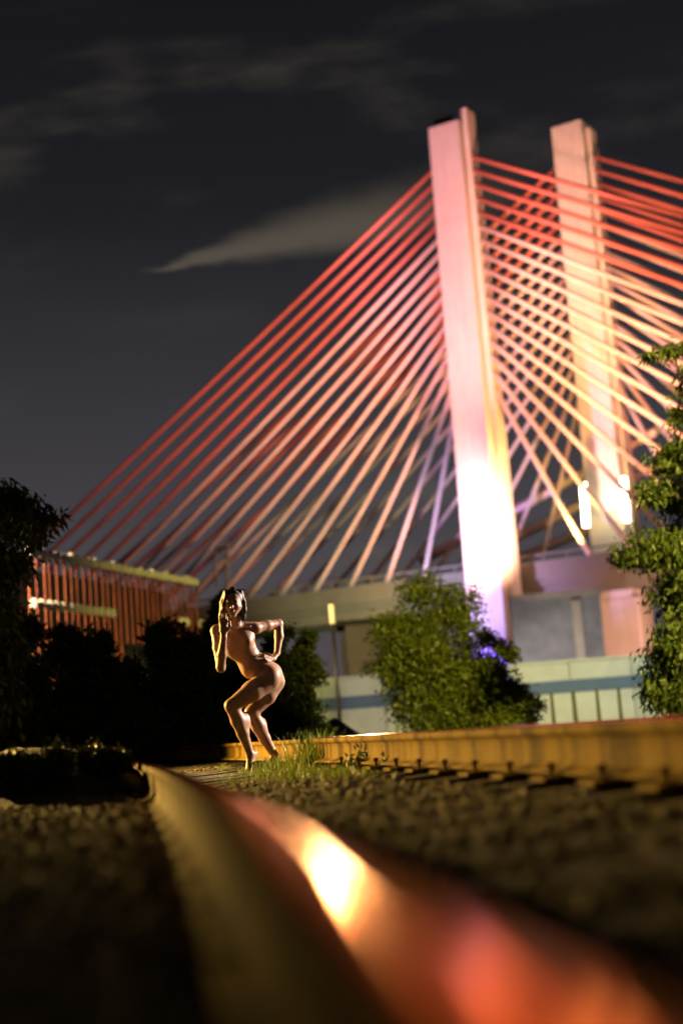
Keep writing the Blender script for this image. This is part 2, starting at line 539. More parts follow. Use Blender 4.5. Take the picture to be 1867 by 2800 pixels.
# ------------------------------------------------------------------ railway track
track = thing('railway_track', 'curving railway track with polished rails on dark timber sleepers', 'railway track', (0, 0, 0))
def rail(side):
    hw = 0.036
    half = [(0.0, 0.0), (0.012, -0.0004), (0.022, -0.0016), (0.029, -0.0042), (0.0335, -0.0085), (0.0355, -0.014), (0.036, -0.022), (0.0362, -0.034),
            (0.033, -0.041), (0.018, -0.048), (0.0105, -0.058), (0.009, -0.09), (0.0105, -0.14), (0.018, -0.158), (0.045, -0.170),
            (0.068, -0.176), (0.070, -0.188), (0.0, -0.188)]
    prof = half + [(-a, b_) for a, b_ in half[-2:0:-1]]
    # the near rail's top is tilted inwards to shift the pylon reflections
    if not side:
        prof = [(a, h - (a + 0.036) * 0.105 * max(0.0, 1 + h / 0.05)) for a, h in prof]
    npf = len(prof)
    yy = [-2.5, -1.5] + list(np.arange(-0.8, 3, 0.1)) + list(np.arange(3, 24, 0.35))
    V, Fc, mi = [], [], []
    for y in yy:
        td, nd = frame(max(y, -1.5))
        c = Vector((rail_c(y), y, TOP)) + nd * (GAUGE if side else 0)
        if side: c.z += CANT
        for a, h in prof:
            V.append(c + nd * a + Vector((0, 0, h)))
    src = half + [(-a, b_) for a, b_ in half[-2:0:-1]]
    polished = {k for k in range(npf) if (src[k][1] > -0.013 and src[(k + 1) % npf][1] > -0.015)}
    for i in range(len(yy) - 1):
        for k in range(npf):
            k2 = (k + 1) % npf
            Fc.append((i * npf + k, i * npf + k2, (i + 1) * npf + k2, (i + 1) * npf + k))
            mi.append((2 if max(prof[k][0], prof[k2][0]) > 0.0225 else 0) if k in polished else 1)
    me = mesh('rail', V, Fc)
    bm = bmesh.new(); bm.from_mesh(me)
    bmesh.ops.recalc_face_normals(bm, faces=bm.faces[:])
    bm.to_mesh(me); bm.free()
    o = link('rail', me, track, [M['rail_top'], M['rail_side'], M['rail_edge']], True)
    me.polygons.foreach_set('material_index', mi)
    return o
r1 = rail(0)
r1['label'] = 'near rail with a mirror-bright running surface sweeping to the lens'
r2 = rail(1)
r2['label'] = 'farther rail with a rusty ochre side'
# sleepers: shared mesh, tilted with the cant
sv = box_pts((0, 0, 0), Vector((1, 0, 0)), Vector((0, 1, 0)), Vector((0, 0, 1)), 1.25, 0.115, 0.085)
sme = mesh('sleeper', sv, BOXF)
bm = bmesh.new(); bm.from_mesh(sme)
bmesh.ops.subdivide_edges(bm, edges=bm.edges[:], cuts=3, use_grid_fill=True)
for v_ in bm.verts:
    v_.co += Vector((random.uniform(-.008, .008), random.uniform(-.008, .008), random.uniform(-.006, .006)))
bm.to_mesh(sme); bm.free()
pv = box_pts((0, 0, 0), Vector((1, 0, 0)), Vector((0, 1, 0)), Vector((0, 0, 1)), 0.14, 0.09, 0.008)
pme = mesh('tie_plate', pv, BOXF)
kv, kf = tube_arrays([(0, 0, 0), (0, 0, 0.03), (0, 0, 0.034), (0, 0, 0.05)], [0.011, 0.011, 0.02, 0.014], 8)
kme = mesh('spike', kv, kf)
y = -0.35
while y < 17:
    td, nd = frame(y)
    c = Vector((rail_c(y), y, 0)) + nd * (GAUGE / 2)
    tilt = math.atan2(CANT, GAUGE)
    s = link('sleeper', sme, track, [M['wood']])
    rot = Matrix((nd * math.cos(tilt) + Vector((0, 0, math.sin(tilt))), td, Vector((nd.x * -math.sin(tilt), nd.y * -math.sin(tilt), math.cos(tilt))))).transposed()
    s.matrix_world = Matrix.Translation(c + Vector((0, 0, CANT / 2 - 0.085 + random.uniform(-.006, .0)))) @ rot.to_4x4()
    if y < 10:
        for side in (0, 1):
            cc = Vector((rail_c(y), y, 0.0085 + CANT * side)) + nd * (GAUGE * side)
            p = link('tie_plate', pme, s, [M['rail_side']])
            p.matrix_parent_inverse = s.matrix_world.inverted()
            p.matrix_world = Matrix.Translation(cc) @ rot.to_4x4()
            for q in (-1, 1):
                k = link('spike', kme, s, [M['rail_side']])
                k.matrix_parent_inverse = s.matrix_world.inverted()
                k.matrix_world = Matrix.Translation(cc + nd * (q * 0.085) + td * (0.03 * q) + Vector((0, 0, 0.005))) @ rot.to_4x4()
    y += 0.56

# ------------------------------------------------------------------ bridge
bridge = thing('cable_stayed_bridge', 'tall cable-stayed bridge with two floodlit pylons and red-lit cable fans', 'bridge', (23.5, 231, 0))
A = Vector((math.cos(math.radians(-30)), math.sin(math.radians(-30)), 0))     # along the deck
N = Vector((-A.y, A.x, 0))                                                    # away from the viewer
UP = Vector((0, 0, 1))
def pylon(P, wid, dep, h, step, flip=False):
    # main shaft
    def ring(z, k):
        c = Vector((P.x, P.y, z))
        return [c - A * wid * k - N * dep * k, c + A * wid * k - N * dep * k, c + A * wid * k + N * dep * k, c - A * wid * k + N * dep * k]
    v_, f_ = prism(ring(0, 1.12), ring(h, 0.97))
    o = bevelled('pylon', v_, f_, 0.22, bridge, [M['concrete']], 2)
    # raised strip on the flank, standing above the shaft's top
    c = Vector((P.x, P.y, 0)) + A * (wid * 0.99)
    rb = []
    for z, k in ((0, 1.13), (h + step, 0.98)):
        cc = Vector((P.x, P.y, z)) + A * (wid * k)
        rb.append([cc - A * 0.6 - N * dep * k * 0.35, cc + A * 0.75 - N * dep * k * 0.35, cc + A * 0.75 + N * dep * k * 0.8, cc - A * 0.6 + N * dep * k * 0.8])
    v_, f_ = prism(rb[0], rb[1])
    q = bevelled('flank_rib', v_, f_, 0.12, o, [M['concrete']], 1)
    # horizontal construction joints as thin shadow grooves (proud bands)
    return o
pyl = pylon(PL, 2.95, 3.1, 100.6, 2.6)
pyl['label'] = 'near pylon, glowing white and violet low down and pink above'
pyr = pylon(PR, 2.95, 2.9, 103.4, -1.0)
pyr['label'] = 'farther pylon, lit pale yellow to peach, with two tube lamps'
# top housing with aerials on the near pylon
v_ = box_pts(PL + Vector((-0.6, 0, 101.4)), A, N, UP, 1.5, 1.8, 0.8)
bevelled('top_housing', v_, BOXF, 0.1, pyl, [M['dark_panel']], 1)
tubes('aerial', [([PL + Vector((0.3, 0.2, 102)), PL + Vector((0.3, 0.2, 103.6))], [0.12, 0.08])], pyl, M['dark_metal'], 6)
# deck
def deck_piece(name, l0, l1, off0, off1, z0, z1, m_, parent=bridge, base=PL):
    a0, a1 = base + A * l0, base + A * l1
    def ring(z):
        return [Vector((q.x, q.y, z)) for q in (a0 + N * off0, a1 + N * off0, a1 + N * off1, a0 + N * off1)]
    v_, f_ = prism(ring(z0), ring(z1))
    return link(name, mesh(name, v_, f_), parent, [m_])
deck = deck_piece('deck', -150, 110, 3.6, 22.5, 21.2, 24.4, M['deck_steel'])
deck_piece('edge_beam', -150, 110, 3.0, 4.6, 22.0, 25.2, M['deck_steel'], deck)
deck_piece('edge_girder', -150, 110, 4.2, 5.4, 19.2, 21.19, M['deck_steel'], deck)
deck_piece('edge_girder', -150, 110, 19.5, 20.7, 19.2, 21.19, M['deck_steel'], deck)
for k in range(-14, 11):
    deck_piece('floor_beam', k * 10 - 0.4, k * 10 + 0.4, 5.41, 19.49, 19.7, 21.19, M['deck_steel'], deck)
deck_piece('parapet_rail', -150, 110, 3.2, 3.5, 26.1, 26.4, M['deck_steel'], deck)
for k in range(-36, 28):
    deck_piece('parapet_post', k * 4 - 0.12, k * 4 + 0.12, 3.25, 3.45, 25.21, 26.09, M['deck_steel'], deck)
# crossbeam between pylons under the deck, wide lower leg of the farther pylon
v_, f_ = prism([PR + A * x - N * 3.4 * s_ + Vector((0, 0, 0)) for x, s_ in ((-4.2, 1), (4.2, 1), (4.2, -1), (-4.2, -1))],
               [PR + A * x - N * 3.4 * s_ + Vector((0, 0, 19.0)) for x, s_ in ((-4.2, 1), (4.2, 1), (4.2, -1), (-4.2, -1))])
bevelled('lower_leg', v_, f_, 0.3, pyr, [M['concrete']], 1)

def cable(p0, p1, r_, m_, name='stay_cable'):
    p0, p1 = Vector(p0), Vector(p1)
    n_ = 10
    ln = (p1 - p0).length
    pts = []
    for i in range(n_ + 1):
        s_ = i / n_
        q = p0.lerp(p1, s_)
        q.z -= 4 * s_ * (1 - s_) * ln * 0.006
        pts.append(q)
    V, Fc = tube_arrays(pts, [r_] * len(pts), 6)
    return link(name, mesh(name, V, Fc), bridge, [m_], True)
NC = 17
for P, off, ztop, zlow in ((PL, 0.0, 95.0, 56.0), (PR, 0.0, 97.5, 57.5)):
    for k in range(NC):
        f_ = k / (NC - 1)
        zt = ztop + (zlow - ztop) * f_
        Ln = 132 + (14 - 132) * f_
        Lr = 134 + (16 - 134) * f_
        m_ = M['cable_lit_red'] if k < 5 else M['cable_lit_pale']
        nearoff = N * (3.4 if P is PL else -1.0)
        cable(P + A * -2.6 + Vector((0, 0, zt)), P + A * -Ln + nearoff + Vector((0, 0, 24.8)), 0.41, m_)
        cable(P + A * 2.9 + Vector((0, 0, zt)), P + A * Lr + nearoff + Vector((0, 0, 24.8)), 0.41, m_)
# cables that climb to the next pylon, out of frame to the right
for (x0, y0, x1, y1) in ((1150, 1535, 1960, 1080), (1265, 1540, 1990, 1170), (1400, 1535, 2010, 1265)):
    cable(at(x0, y0, 262), at(x1, y1, 236), 0.85, M['cable_lit_pale'], 'stay_cable')
# tube lamps on the farther pylon
for (px, y0, y1) in ((1596, 1322, 1440), (1706, 1306, 1426)):
    a_, b_ = at(px - 3, y0, 232), at(px + 6, y1, 232)
    lp = tubes('tube_lamp', [([a_, b_], [0.55, 0.55])], pyr, M['tube'], 10)
    lp['label'] = 'white vertical tube lamp'
# sign gantry mast on the deck behind
mast = [([at(622, 1480, 258), at(622, 1600, 258)], [0.35, 0.35]), ([at(588, 1500, 258), at(592, 1600, 258)], [0.3, 0.3]), ([at(588, 1500, 258), at(622, 1485, 258)], [0.25, 0.25])]
tubes('sign_mast', mast, deck, M['deck_steel'], 6)

# ------------------------------------------------------------------ walls and buildings behind the trees
def wall_front(name, x0, x1, yb, Yd, pxs, thick, m_, parent):
    """upright slab whose front face spans photo pixels, at distance Yd"""
    (ax_, at_, ab_), (bx_, bt_, bb_) = pxs
    a0, a1 = at(ax_, at_, Yd), at(ax_, ab_, Yd)
    b0, b1 = at(bx_, bt_, Yd), at(bx_, bb_, Yd)
    d = Vector((0, thick, 0))
    zt, zb = (a0.z + b0.z) / 2, (a1.z + b1.z) / 2
    xa, xb = a0.x, b0.x
    bot = [Vector((xa, Yd, zb)), Vector((xb, Yd, zb)), Vector((xb, Yd + thick, zb)), Vector((xa, Yd + thick, zb))]
    top = [Vector((q.x, q.y, zt)) for q in bot]
    v_, f_ = prism(bot, top)
    return link(name, mesh(name, v_, f_), parent, [m_])

def slab(name, x0, x1, y0, y1, z0, z1, m_, parent):
    v_, f_ = prism([(x0, y0, z0), (x1, y0, z0), (x1, y1, z0), (x0, y1, z0)], [(x0, y0, z1), (x1, y0, z1), (x1, y1, z1), (x0, y1, z1)])
    return link(name, mesh(name, v_, f_), parent, [m_])

bw = thing('boundary_wall', 'long pale boundary wall with a blue band, seen between the trees', 'wall', (5, 60, 0))
x0 = -4.0
for i in range(9):
    xx = x0 + i * 2.6
    slab('wall_panel', xx + 0.02, xx + 2.58, 60, 60.25, -0.25, 2.45, M['wall_pale'], bw)
slab('blue_band', x0, x0 + 9 * 2.6, 59.985, 59.999, 1.18, 1.72, M['wall_blue'], bw)
slab('coping', x0 - 0.1, x0 + 9 * 2.6 + 0.1, 59.9, 60.35, 2.452, 2.55, M['wall_pale'], bw)

ab = thing('bridge_abutment', 'dark grey abutment wall with one pale pilaster beneath the bridge deck', 'abutment', (31, 212, 0))
slab('wall', 24, 37.4, 212, 214, 0, 17.6, M['wall_grey'], ab)
slab('pilaster', 33.0, 34.4, 211.4, 211.99, 0, 17.0, M['beige'], ab)
slab('cornice', 24, 37.8, 211.3, 214.4, 17.61, 18.4, M['beige'], ab)

hb = thing('service_building', 'small beige and blue-grey building under the deck between two bushes', 'building', (3, 110, 0))
slab('wall', -0.8, 7.5, 110, 116, 0, 7.9, M['wall_grey'], hb)
slab('wall_panel', -0.4, 2.1, 109.7, 109.99, 5.5, 8.3, M['beige'], hb)
slab('wall_panel', -0.3, 0.75, 109.7, 109.99, 2.6, 5.49, M['beige'], hb)
slab('roof', -1.1, 7.8, 109.4, 116.3, 8.31, 8.7, M['deck_steel'], hb)

# slim pale post behind the dark bush; its lamp is added for the rail highlight
LY = 46.0
p0 = at(905, 1652, LY); p1 = at(905, 1706, LY)
tl = thing('added_lamp_post', 'slim pale post with an added glowing tube behind the dark bush beside the person', 'lamp', (p0.x, LY, -0.15))
tubes('shaft', [([Vector((p0.x, LY, -0.15)), Vector((p0.x, LY, p1.z))], [0.07, 0.06])], tl, M['dark_metal'])
tubes('lamp_tube', [([Vector((p0.x, LY, p1.z)), Vector((p0.x, LY, p0.z))], [0.09, 0.09])], tl, M['added_tube'])  # glowing tube added to the post
tubes('added_lamp_cap', [([Vector((p0.x, LY, p0.z)), Vector((p0.x, LY, p0.z + 0.08))], [0.12, 0.04])], tl, M['dark_metal'])
spot('lamp_light', (p0.x, LY - 0.3, (p0.z + p1.z) / 2), (-0.03, 1.2, 0.2), 2200, (1.0, 0.86, 0.40), 14, 0.8, 0.30, tl)  # added spot aimed at the near rail to make its highlight

# marker posts in front of the wall
words = ['leftmost', 'second from left', 'third from left', 'rightmost']
for i, px in enumerate((1512, 1573, 1637, 1697)):
    b0 = at(px, 1960, 42)
    b0.z = gz(b0.x, 42)
    tp = at(px, 1898 - i * 5, 42)
    o = thing('fence_post', 'low mossy fence post before the pale wall, %s of four' % words[i], 'post', b0, 'fence posts before the pale wall')
    tubes('post', [([b0, Vector((b0.x, b0.y, tp.z))], [0.06, 0.045])], o, M['moss'])
    tubes('post_cap', [([Vector((b0.x, b0.y, tp.z)), Vector((b0.x, b0.y, tp.z + 0.05))], [0.065, 0.02])], o, M['moss'])

# teal tarp heap by the bush
tb = at(935, 2015, 34)
V, Fc = [], []
rr = 10
for j in range(6):
    zz = j / 5
    for k in range(rr):
        an = 2 * math.pi * k / rr
        rad = (0.75 * (1 - zz) ** 0.7 + 0.02) * (1 + 0.15 * math.sin(3 * an + j))
        V.append((tb.x - 0.15 + rad * math.cos(an), 34 + rad * math.sin(an), -0.12 + 0.75 * zz))
for j in range(5):
    for k in range(rr):
        Fc.append((j * rr + k, j * rr + (k + 1) % rr, (j + 1) * rr + (k + 1) % rr, (j + 1) * rr + k))
Fc.append(tuple(5 * rr + k for k in range(rr)))
o = link('tarp_heap', mesh('tarp_heap', V, Fc), None, [M['teal']], True)
tag(o, 'dark teal tarp-covered heap at the foot of the dark bush', 'heap')

# ------------------------------------------------------------------ picket screen on the left
ps_a, ps_b = at(70, 1500, 40), at(540, 1596, 51.5)
zt = 6.05
ps = thing('picket_screen', 'rust-orange picket screen with rows of white caps above the dark hedge', 'fence', (ps_a.x, 40, 0))
da = Vector((ps_b.x - ps_a.x, 11.5, 0))
ln = da.length
da.normalize()
na = Vector((da.y, -da.x, 0))       # towards viewer
if na.y > 0: na = -na
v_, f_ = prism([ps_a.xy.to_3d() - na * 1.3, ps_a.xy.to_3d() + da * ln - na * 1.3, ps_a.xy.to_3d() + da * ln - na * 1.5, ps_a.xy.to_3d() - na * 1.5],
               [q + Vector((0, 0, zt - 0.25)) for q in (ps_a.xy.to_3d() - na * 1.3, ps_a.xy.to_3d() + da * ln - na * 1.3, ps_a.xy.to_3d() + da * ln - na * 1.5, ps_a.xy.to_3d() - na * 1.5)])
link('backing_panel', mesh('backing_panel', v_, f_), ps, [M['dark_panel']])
npk = 30
for i in range(npk):
    s_ = (i + 0.5) / npk * ln + random.uniform(-0.05, 0.05)
    c = ps_a.xy.to_3d() + da * s_
    hw = random.uniform(0.030, 0.052)
    lean = random.uniform(-0.02, 0.02)
    zl = 2.2 if i % 3 else 0.4
    if i > 14: zl = 3.6
    bot = [c + da * (x * hw) + na * (y_ * 0.02) + Vector((0, 0, zl)) for x, y_ in ((-1, 1), (1, 1), (1, -1), (-1, -1))]
    top = [c + da * (x * hw + lean) + na * (y_ * 0.02) + Vector((0, 0, zt - 0.16)) for x, y_ in ((-1, 1), (1, 1), (1, -1), (-1, -1))]
    v_, f_ = prism(bot, top)
    pk = link('picket', mesh('picket', v_, f_), ps, [M['rust_bar']])
    # white cap
    V, Fc = tube_arrays([c + Vector((0, 0, zt - 0.16)), c + Vector((0, 0, zt - 0.12)), c + Vector((0, 0, zt + 0.03)), c + Vector((0, 0, zt + 0.12 + random.uniform(-.04, .04)))],
                        [0.08, 0.13, 0.13, 0.05], 8)
    link('cap', mesh('cap', V, Fc), pk, [M['white_paint']], True)
    if i < 13 or i in (25, 26, 29):
        V, Fc = tube_arrays([c + na * 0.12 + Vector((0, 0, 4.36)), c + na * 0.12 + Vector((0, 0, 4.42)), c + na * 0.12 + Vector((0, 0, 4.60)), c + na * 0.12 + Vector((0, 0, 4.66))],
                            [0.05, 0.12, 0.12, 0.05], 8)
        link('insulator', mesh('insulator', V, Fc), pk, [M['white_paint']], True)
v_ = box_pts(ps_a.xy.to_3d() + da * (ln / 2) + Vector((0, 0, zt - 0.05)), da, na, UP, ln / 2, 0.03, 0.04)
link('top_rail', mesh('top_rail', v_, BOXF), ps, [M['white_paint']])

# ------------------------------------------------------------------ vegetation
def leaf_cloud(name, blobs, n, size, m_, parent, droop=0.4, shell=0.55, aspect=0.42, seed=1):
    r = np.random.default_rng(seed)
    vol = np.array([b_[1][0] * b_[1][1] * b_[1][2] for b_ in blobs]) ** 0.75
    idx = r.choice(len(blobs), n, p=vol / vol.sum())
    C_ = np.array([tuple(b_[0]) for b_ in blobs])[idx]
    S_ = np.array([b_[1] for b_ in blobs])[idx]
    d = r.normal(size=(n, 3))
    d /= np.linalg.norm(d, axis=1)[:, None]
    rad = (shell + (1 - shell) * r.random(n)) * (1 + 0.16 * r.normal(size=n))
    lump = 1 + 0.22 * np.sin(d[:, 0] * 5 + C_[:, 0] * 3) * np.cos(d[:, 2] * 6 + C_[:, 2] * 2)
    P = C_ + d * S_ * (rad * lump)[:, None]
    ax_ = r.normal(size=(n, 3)) + d * 0.5
    ax_[:, 2] -= droop * 1.6
    ax_ /= np.linalg.norm(ax_, axis=1)[:, None]
    sd = np.cross(ax_, r.normal(size=(n, 3)))
    sd /= np.linalg.norm(sd, axis=1)[:, None]
    nn = np.cross(ax_, sd)
    ls = size * (0.6 + 0.8 * r.random(n))[:, None]
    V = np.stack([P, P + ax_ * ls * .5 + sd * ls * aspect * .5 + nn * ls * .08, P + ax_ * ls, P + ax_ * ls * .5 - sd * ls * aspect * .5 + nn * ls * .08], 1).reshape(-1, 3)
    Fq = np.arange(4 * n).reshape(n, 4)
    return link(name, fast_mesh(name, V, Fq), parent, [m_])

def bush(name, label, px, ytop, ybase, Y, wpx, m_, n, size, seed, trunks=4, cat='bush', nb=14, group=None, droop=0.3, tip=0.45):
    """bush filling about wpx x (ybase-ytop) photo pixels at distance Y"""
    r = random.Random(seed)
    b0 = at(px, ybase, Y)
    base = Vector((b0.x, Y, gz(b0.x, min(Y, 40)) - 0.02))
    h = at(px, ytop, Y).z - base.z
    wd = wpx * Y / FPX / 2
    t_ = thing(name, label, cat, base, group)
    blobs = []
    for i in range(nb):
        f_ = (i + 0.5) / nb
        env = wd * (1 - (1 - tip) * f_ ** 1.6) * (0.55 + 0.45 * min(1, f_ * 4))
        a = r.uniform(0, 6.28)
        q = r.uniform(0.15, 0.72)
        rs = wd * r.uniform(0.24, 0.46) * (1 - 0.55 * f_)
        c = base + Vector((math.cos(a) * env * q, math.sin(a) * env * q * 0.8, h * (0.08 + 0.86 * f_)))
        c.z = min(c.z, base.z + h - rs * 0.8)
        blobs.append((c, (rs, rs, rs * r.uniform(0.7, 1.1))))
    lst = []
    for i in range(trunks):
        tgt = blobs[(i * nb) // trunks + nb // (2 * trunks)][0]
        st = base + Vector((r.uniform(-.1, .1), r.uniform(-.1, .1), 0))
        mid = st.lerp(tgt, 0.5) + Vector((r.uniform(-.1, .1), r.uniform(-.1, .1), 0.1 * h))
        lst.append(([st, mid, tgt], [0.05, 0.035, 0.012]))
    tubes('trunk', lst, t_, M['bark'], 6)
    leaf_cloud('crown', blobs, n, size, m_, t_, droop=droop, seed=seed, shell=0.35)
    return t_

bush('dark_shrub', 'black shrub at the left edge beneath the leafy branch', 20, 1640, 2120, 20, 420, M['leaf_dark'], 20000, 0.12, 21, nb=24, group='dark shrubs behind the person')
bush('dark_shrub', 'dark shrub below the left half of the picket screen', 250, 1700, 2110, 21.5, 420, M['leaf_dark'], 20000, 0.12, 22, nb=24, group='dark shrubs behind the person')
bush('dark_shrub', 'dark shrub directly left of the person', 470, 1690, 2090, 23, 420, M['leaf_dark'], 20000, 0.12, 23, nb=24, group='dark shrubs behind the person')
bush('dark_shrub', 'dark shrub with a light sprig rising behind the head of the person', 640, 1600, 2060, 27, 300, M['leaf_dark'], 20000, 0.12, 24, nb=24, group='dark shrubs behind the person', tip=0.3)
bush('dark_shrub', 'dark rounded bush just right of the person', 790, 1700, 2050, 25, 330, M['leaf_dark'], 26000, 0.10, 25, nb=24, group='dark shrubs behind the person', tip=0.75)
bush('green_bush', 'large lit green bush in front of the glowing pylon foot', 1215, 1560, 2010, 29, 560, M['leaf_mid'], 42000, 0.095, 26, nb=30, tip=0.35)
bush('roadside_bush', 'small bush at the right end of the lit green bush', 1385, 1700, 2010, 28, 260, M['leaf_mid'], 9000, 0.09, 27, nb=14, tip=0.6)


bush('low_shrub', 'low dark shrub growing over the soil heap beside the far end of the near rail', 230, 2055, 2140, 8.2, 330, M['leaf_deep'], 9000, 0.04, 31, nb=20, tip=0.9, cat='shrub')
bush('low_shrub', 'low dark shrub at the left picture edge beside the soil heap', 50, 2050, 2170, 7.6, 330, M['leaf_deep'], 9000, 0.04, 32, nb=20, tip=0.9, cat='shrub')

# right-hand tree with hanging leaf sprays
def hanging_tree():
    Y = 21.0
    b0 = at(1900, 1990, Y)
    base = Vector((b0.x, Y, gz(b0.x, Y)))
    t_ = thing('leafy_tree', 'tall tree with hanging leaf sprays at the right edge', 'tree', base)
    r = random.Random(5)
    ctrs = [(1840, 955, 45, 28), (1790, 965, 45, 18), (1860, 1130, 40, 45), (1865, 1230, 70, 55), (1820, 1260, 60, 45), (1860, 1350, 90, 70), (1780, 1340, 60, 40),
            (1790, 1500, 110, 60), (1715, 1520, 60, 28), (1870, 1480, 90, 80), (1850, 1620, 85, 90), (1870, 1740, 90, 90), (1830, 1800, 85, 90), (1850, 1900, 90, 70),
            (1790, 1880, 50, 70), (1900, 1050, 60, 90), (1960, 1300, 120, 160), (1970, 1600, 140, 180), (1960, 1000, 90, 120)]
    blobs = []
    for (px, py, rx, rz) in ctrs:
        Yb = Y + r.uniform(-0.7, 0.7)
        k = Yb / FPX
        blobs.append((at(px, py, Yb), (rx * k, rx * k * 1.2, rz * k)))
    top = at(1965, 880, Y)
    mid = at(1945, 1500, Y)
    lst = [([base, mid, top], [0.20, 0.14, 0.04])]
    for (c, s_) in blobs:
        st = base.lerp(top, min(0.9, max(0.15, (c.z - base.z - 0.4) / (top.z - base.z))))
        lst.append(([st, st.lerp(c, 0.6) + Vector((0, 0, 0.12)), c], [0.05, 0.03, 0.01]))
    tubes('trunk', lst, t_, M['bark'], 6)
    leaf_cloud('crown', blobs, 24000, 0.12, M['leaf_right'], t_, droop=1.2, shell=0.2, aspect=0.3, seed=8)
hanging_tree()

def left_branch_tree():
    Y = 17.0
    b0 = at(-160, 2100, Y)
    base = Vector((b0.x, Y, gz(b0.x, Y)))
    t_ = thing('leafy_tree', 'tree reaching a drooping leafy branch in from the left edge', 'tree', base)
    r = random.Random(6)
    ctrs = [(15, 1345, 60, 40), (60, 1370, 60, 36), (110, 1400, 45, 34), (150, 1410, 34, 16), (30, 1430, 80, 55), (100, 1455, 50, 40), (0, 1540, 80, 80), (50, 1530, 50, 60),
            (-40, 1650, 90, 110), (0, 1780, 80, 100), (-120, 1400, 120, 120), (-20, 1900, 80, 90)]
    blobs = []
    for (px, py, rx, rz) in ctrs:
        Yb = Y + r.uniform(-0.5, 0.5)
        k = Yb / FPX
        blobs.append((at(px, py, Yb), (rx * k, rx * k * 1.2, rz * k)))
    top = at(-140, 1250, Y)
    lst = [([base, base.lerp(top, .5), top], [0.16, 0.11, 0.03])]
    for (c, s_) in blobs:
        st = base.lerp(top, min(0.9, max(0.2, (c.z - base.z - 0.3) / (top.z - base.z))))
        lst.append(([st, st.lerp(c, 0.6) + Vector((0, 0, 0.12)), c], [0.04, 0.025, 0.008]))
    tubes('trunk', lst, t_, M['bark'], 6)
    leaf_cloud('crown', blobs, 7000, 0.13, M['leaf_right'], t_, droop=1.3, shell=0.2, aspect=0.32, seed=9)
left_branch_tree()

# grass between the rails
def blades(name, spots, parent, m_, seed):
    """spots: (x, y, spread, count, height)"""
    r = np.random.default_rng(seed)
    VV, FF, k = [], [], 0
    for (x, y, sp, n, h) in spots:
        for _ in range(int(n * 2.2)):
            bx_, by_ = x + r.normal() * sp, y + r.normal() * sp * 1.3
            bz = gz(bx_, by_) - 0.01
            hh = h * (0.35 + 0.8 * r.random())
            a = r.uniform(0, 6.28)
            ln_ = r.uniform(0.05, 0.4) * hh
            wx = r.uniform(0.0025, 0.006)
            dx, dy = math.cos(a), math.sin(a)
            q = r.uniform(0, 6.28)
            sx, sy = math.cos(q) * wx, math.sin(q) * wx
            pts = []
            for s_, wk in ((0, 1), (0.4, .9), (0.75, .6)):
                px_, py_, pz_ = bx_ + dx * ln_ * s_ ** 2, by_ + dy * ln_ * s_ ** 2, bz + hh * s_
                pts += [(px_ - sx * wk, py_ - sy * wk, pz_), (px_ + sx * wk, py_ + sy * wk, pz_)]
            e = (bx_ + dx * ln_, by_ + dy * ln_, bz + hh * 0.98)
            pts += [e, e]
            VV += pts
            FF += [(k, k + 1, k + 3, k + 2), (k + 2, k + 3, k + 5, k + 4), (k + 4, k + 5, k + 7, k + 6)]
            k += 8
    V = np.array(VV)
    V[7::8, 0] += 0.0004
    return link(name, fast_mesh(name, V, np.array(FF)), parent, [m_])

def gp(px, py, Y):
    p = at(px, py, Y)
    return p.x, Y
sp = []
for (px, Y, s_, n, h) in ((720, 11.2, .14, 190, .11), (790, 11.4, .13, 220, .16), (760, 10.6, .2, 260, .10), (690, 11.6, .09, 90, .07), (640, 12.2, .03, 45, .07),
                          (850, 10.9, .2, 280, .13), (930, 10.4, .2, 240, .12), (830, 12.1, .12, 150, .2), (800, 11.0, .12, 150, .2), (930, 11.2, .14, 200, .24), (1000, 10.6, .16, 160, .2), (1010, 10.0, .22, 200, .10), (700, 11.9, .06, 60, .06),
                          (980, 11.3, .2, 160, .15), (780, 9.6, .2, 200, .08), (900, 9.0, .22, 200, .08), (1040, 8.4, .25, 200, .08)):
    x, _ = gp(px, 2100, Y)
    sp.append((x, Y, s_, n, h))
o = blades('grass', sp, None, M['grass'], 3)
tag(o, 'short green grass growing between the rails', 'grass', kind='stuff')
x, _ = gp(865, 2060, 11.3)
o = blades('tall_grass_tuft', [(x, 11.3, .085, 170, .38), (x + .12, 11.2, .05, 60, .30)], None, M['grass'], 4)
tag(o, 'tall bright tuft of upright grass to the right of the feet', 'grass tuft')
for i, (px, Y, lb, h) in enumerate(((985, 9.6, 'low bluish weed clump right of the tall grass tuft', .24), (1150, 8.3, 'low weed clump beside the left end of the ochre rail side', .14),
                                    (612, 12.6, 'tiny sprig of weed left of the toes', .09), (1075, 8.9, 'leafy weed clump between the two other clumps near the ochre rail', .19))):
    x, _ = gp(px, 2080, Y)
    z = gz(x, Y)
    root = thing('weed_clump', lb, 'weed', (x, Y, z), 'weed clumps between the rails')
    bl = [(Vector((x + random.uniform(-.1, .1) * h * 3, Y + random.uniform(-.1, .1), z + h * f_)), (h * .42, h * .42, h * .4)) for f_ in (.3, .5, .7, .45)]
    tubes('stem', [([Vector((x, Y, z - .01)), b_[0]], [.005, .002]) for b_ in bl], root, M['grass'], 5)
    leaf_cloud('foliage', bl, 420 if i < 4 and i != 2 else 160, h * .2, M['weed'] if i != 2 else M['grass'], root, droop=-0.3, shell=.2, seed=40 + i)

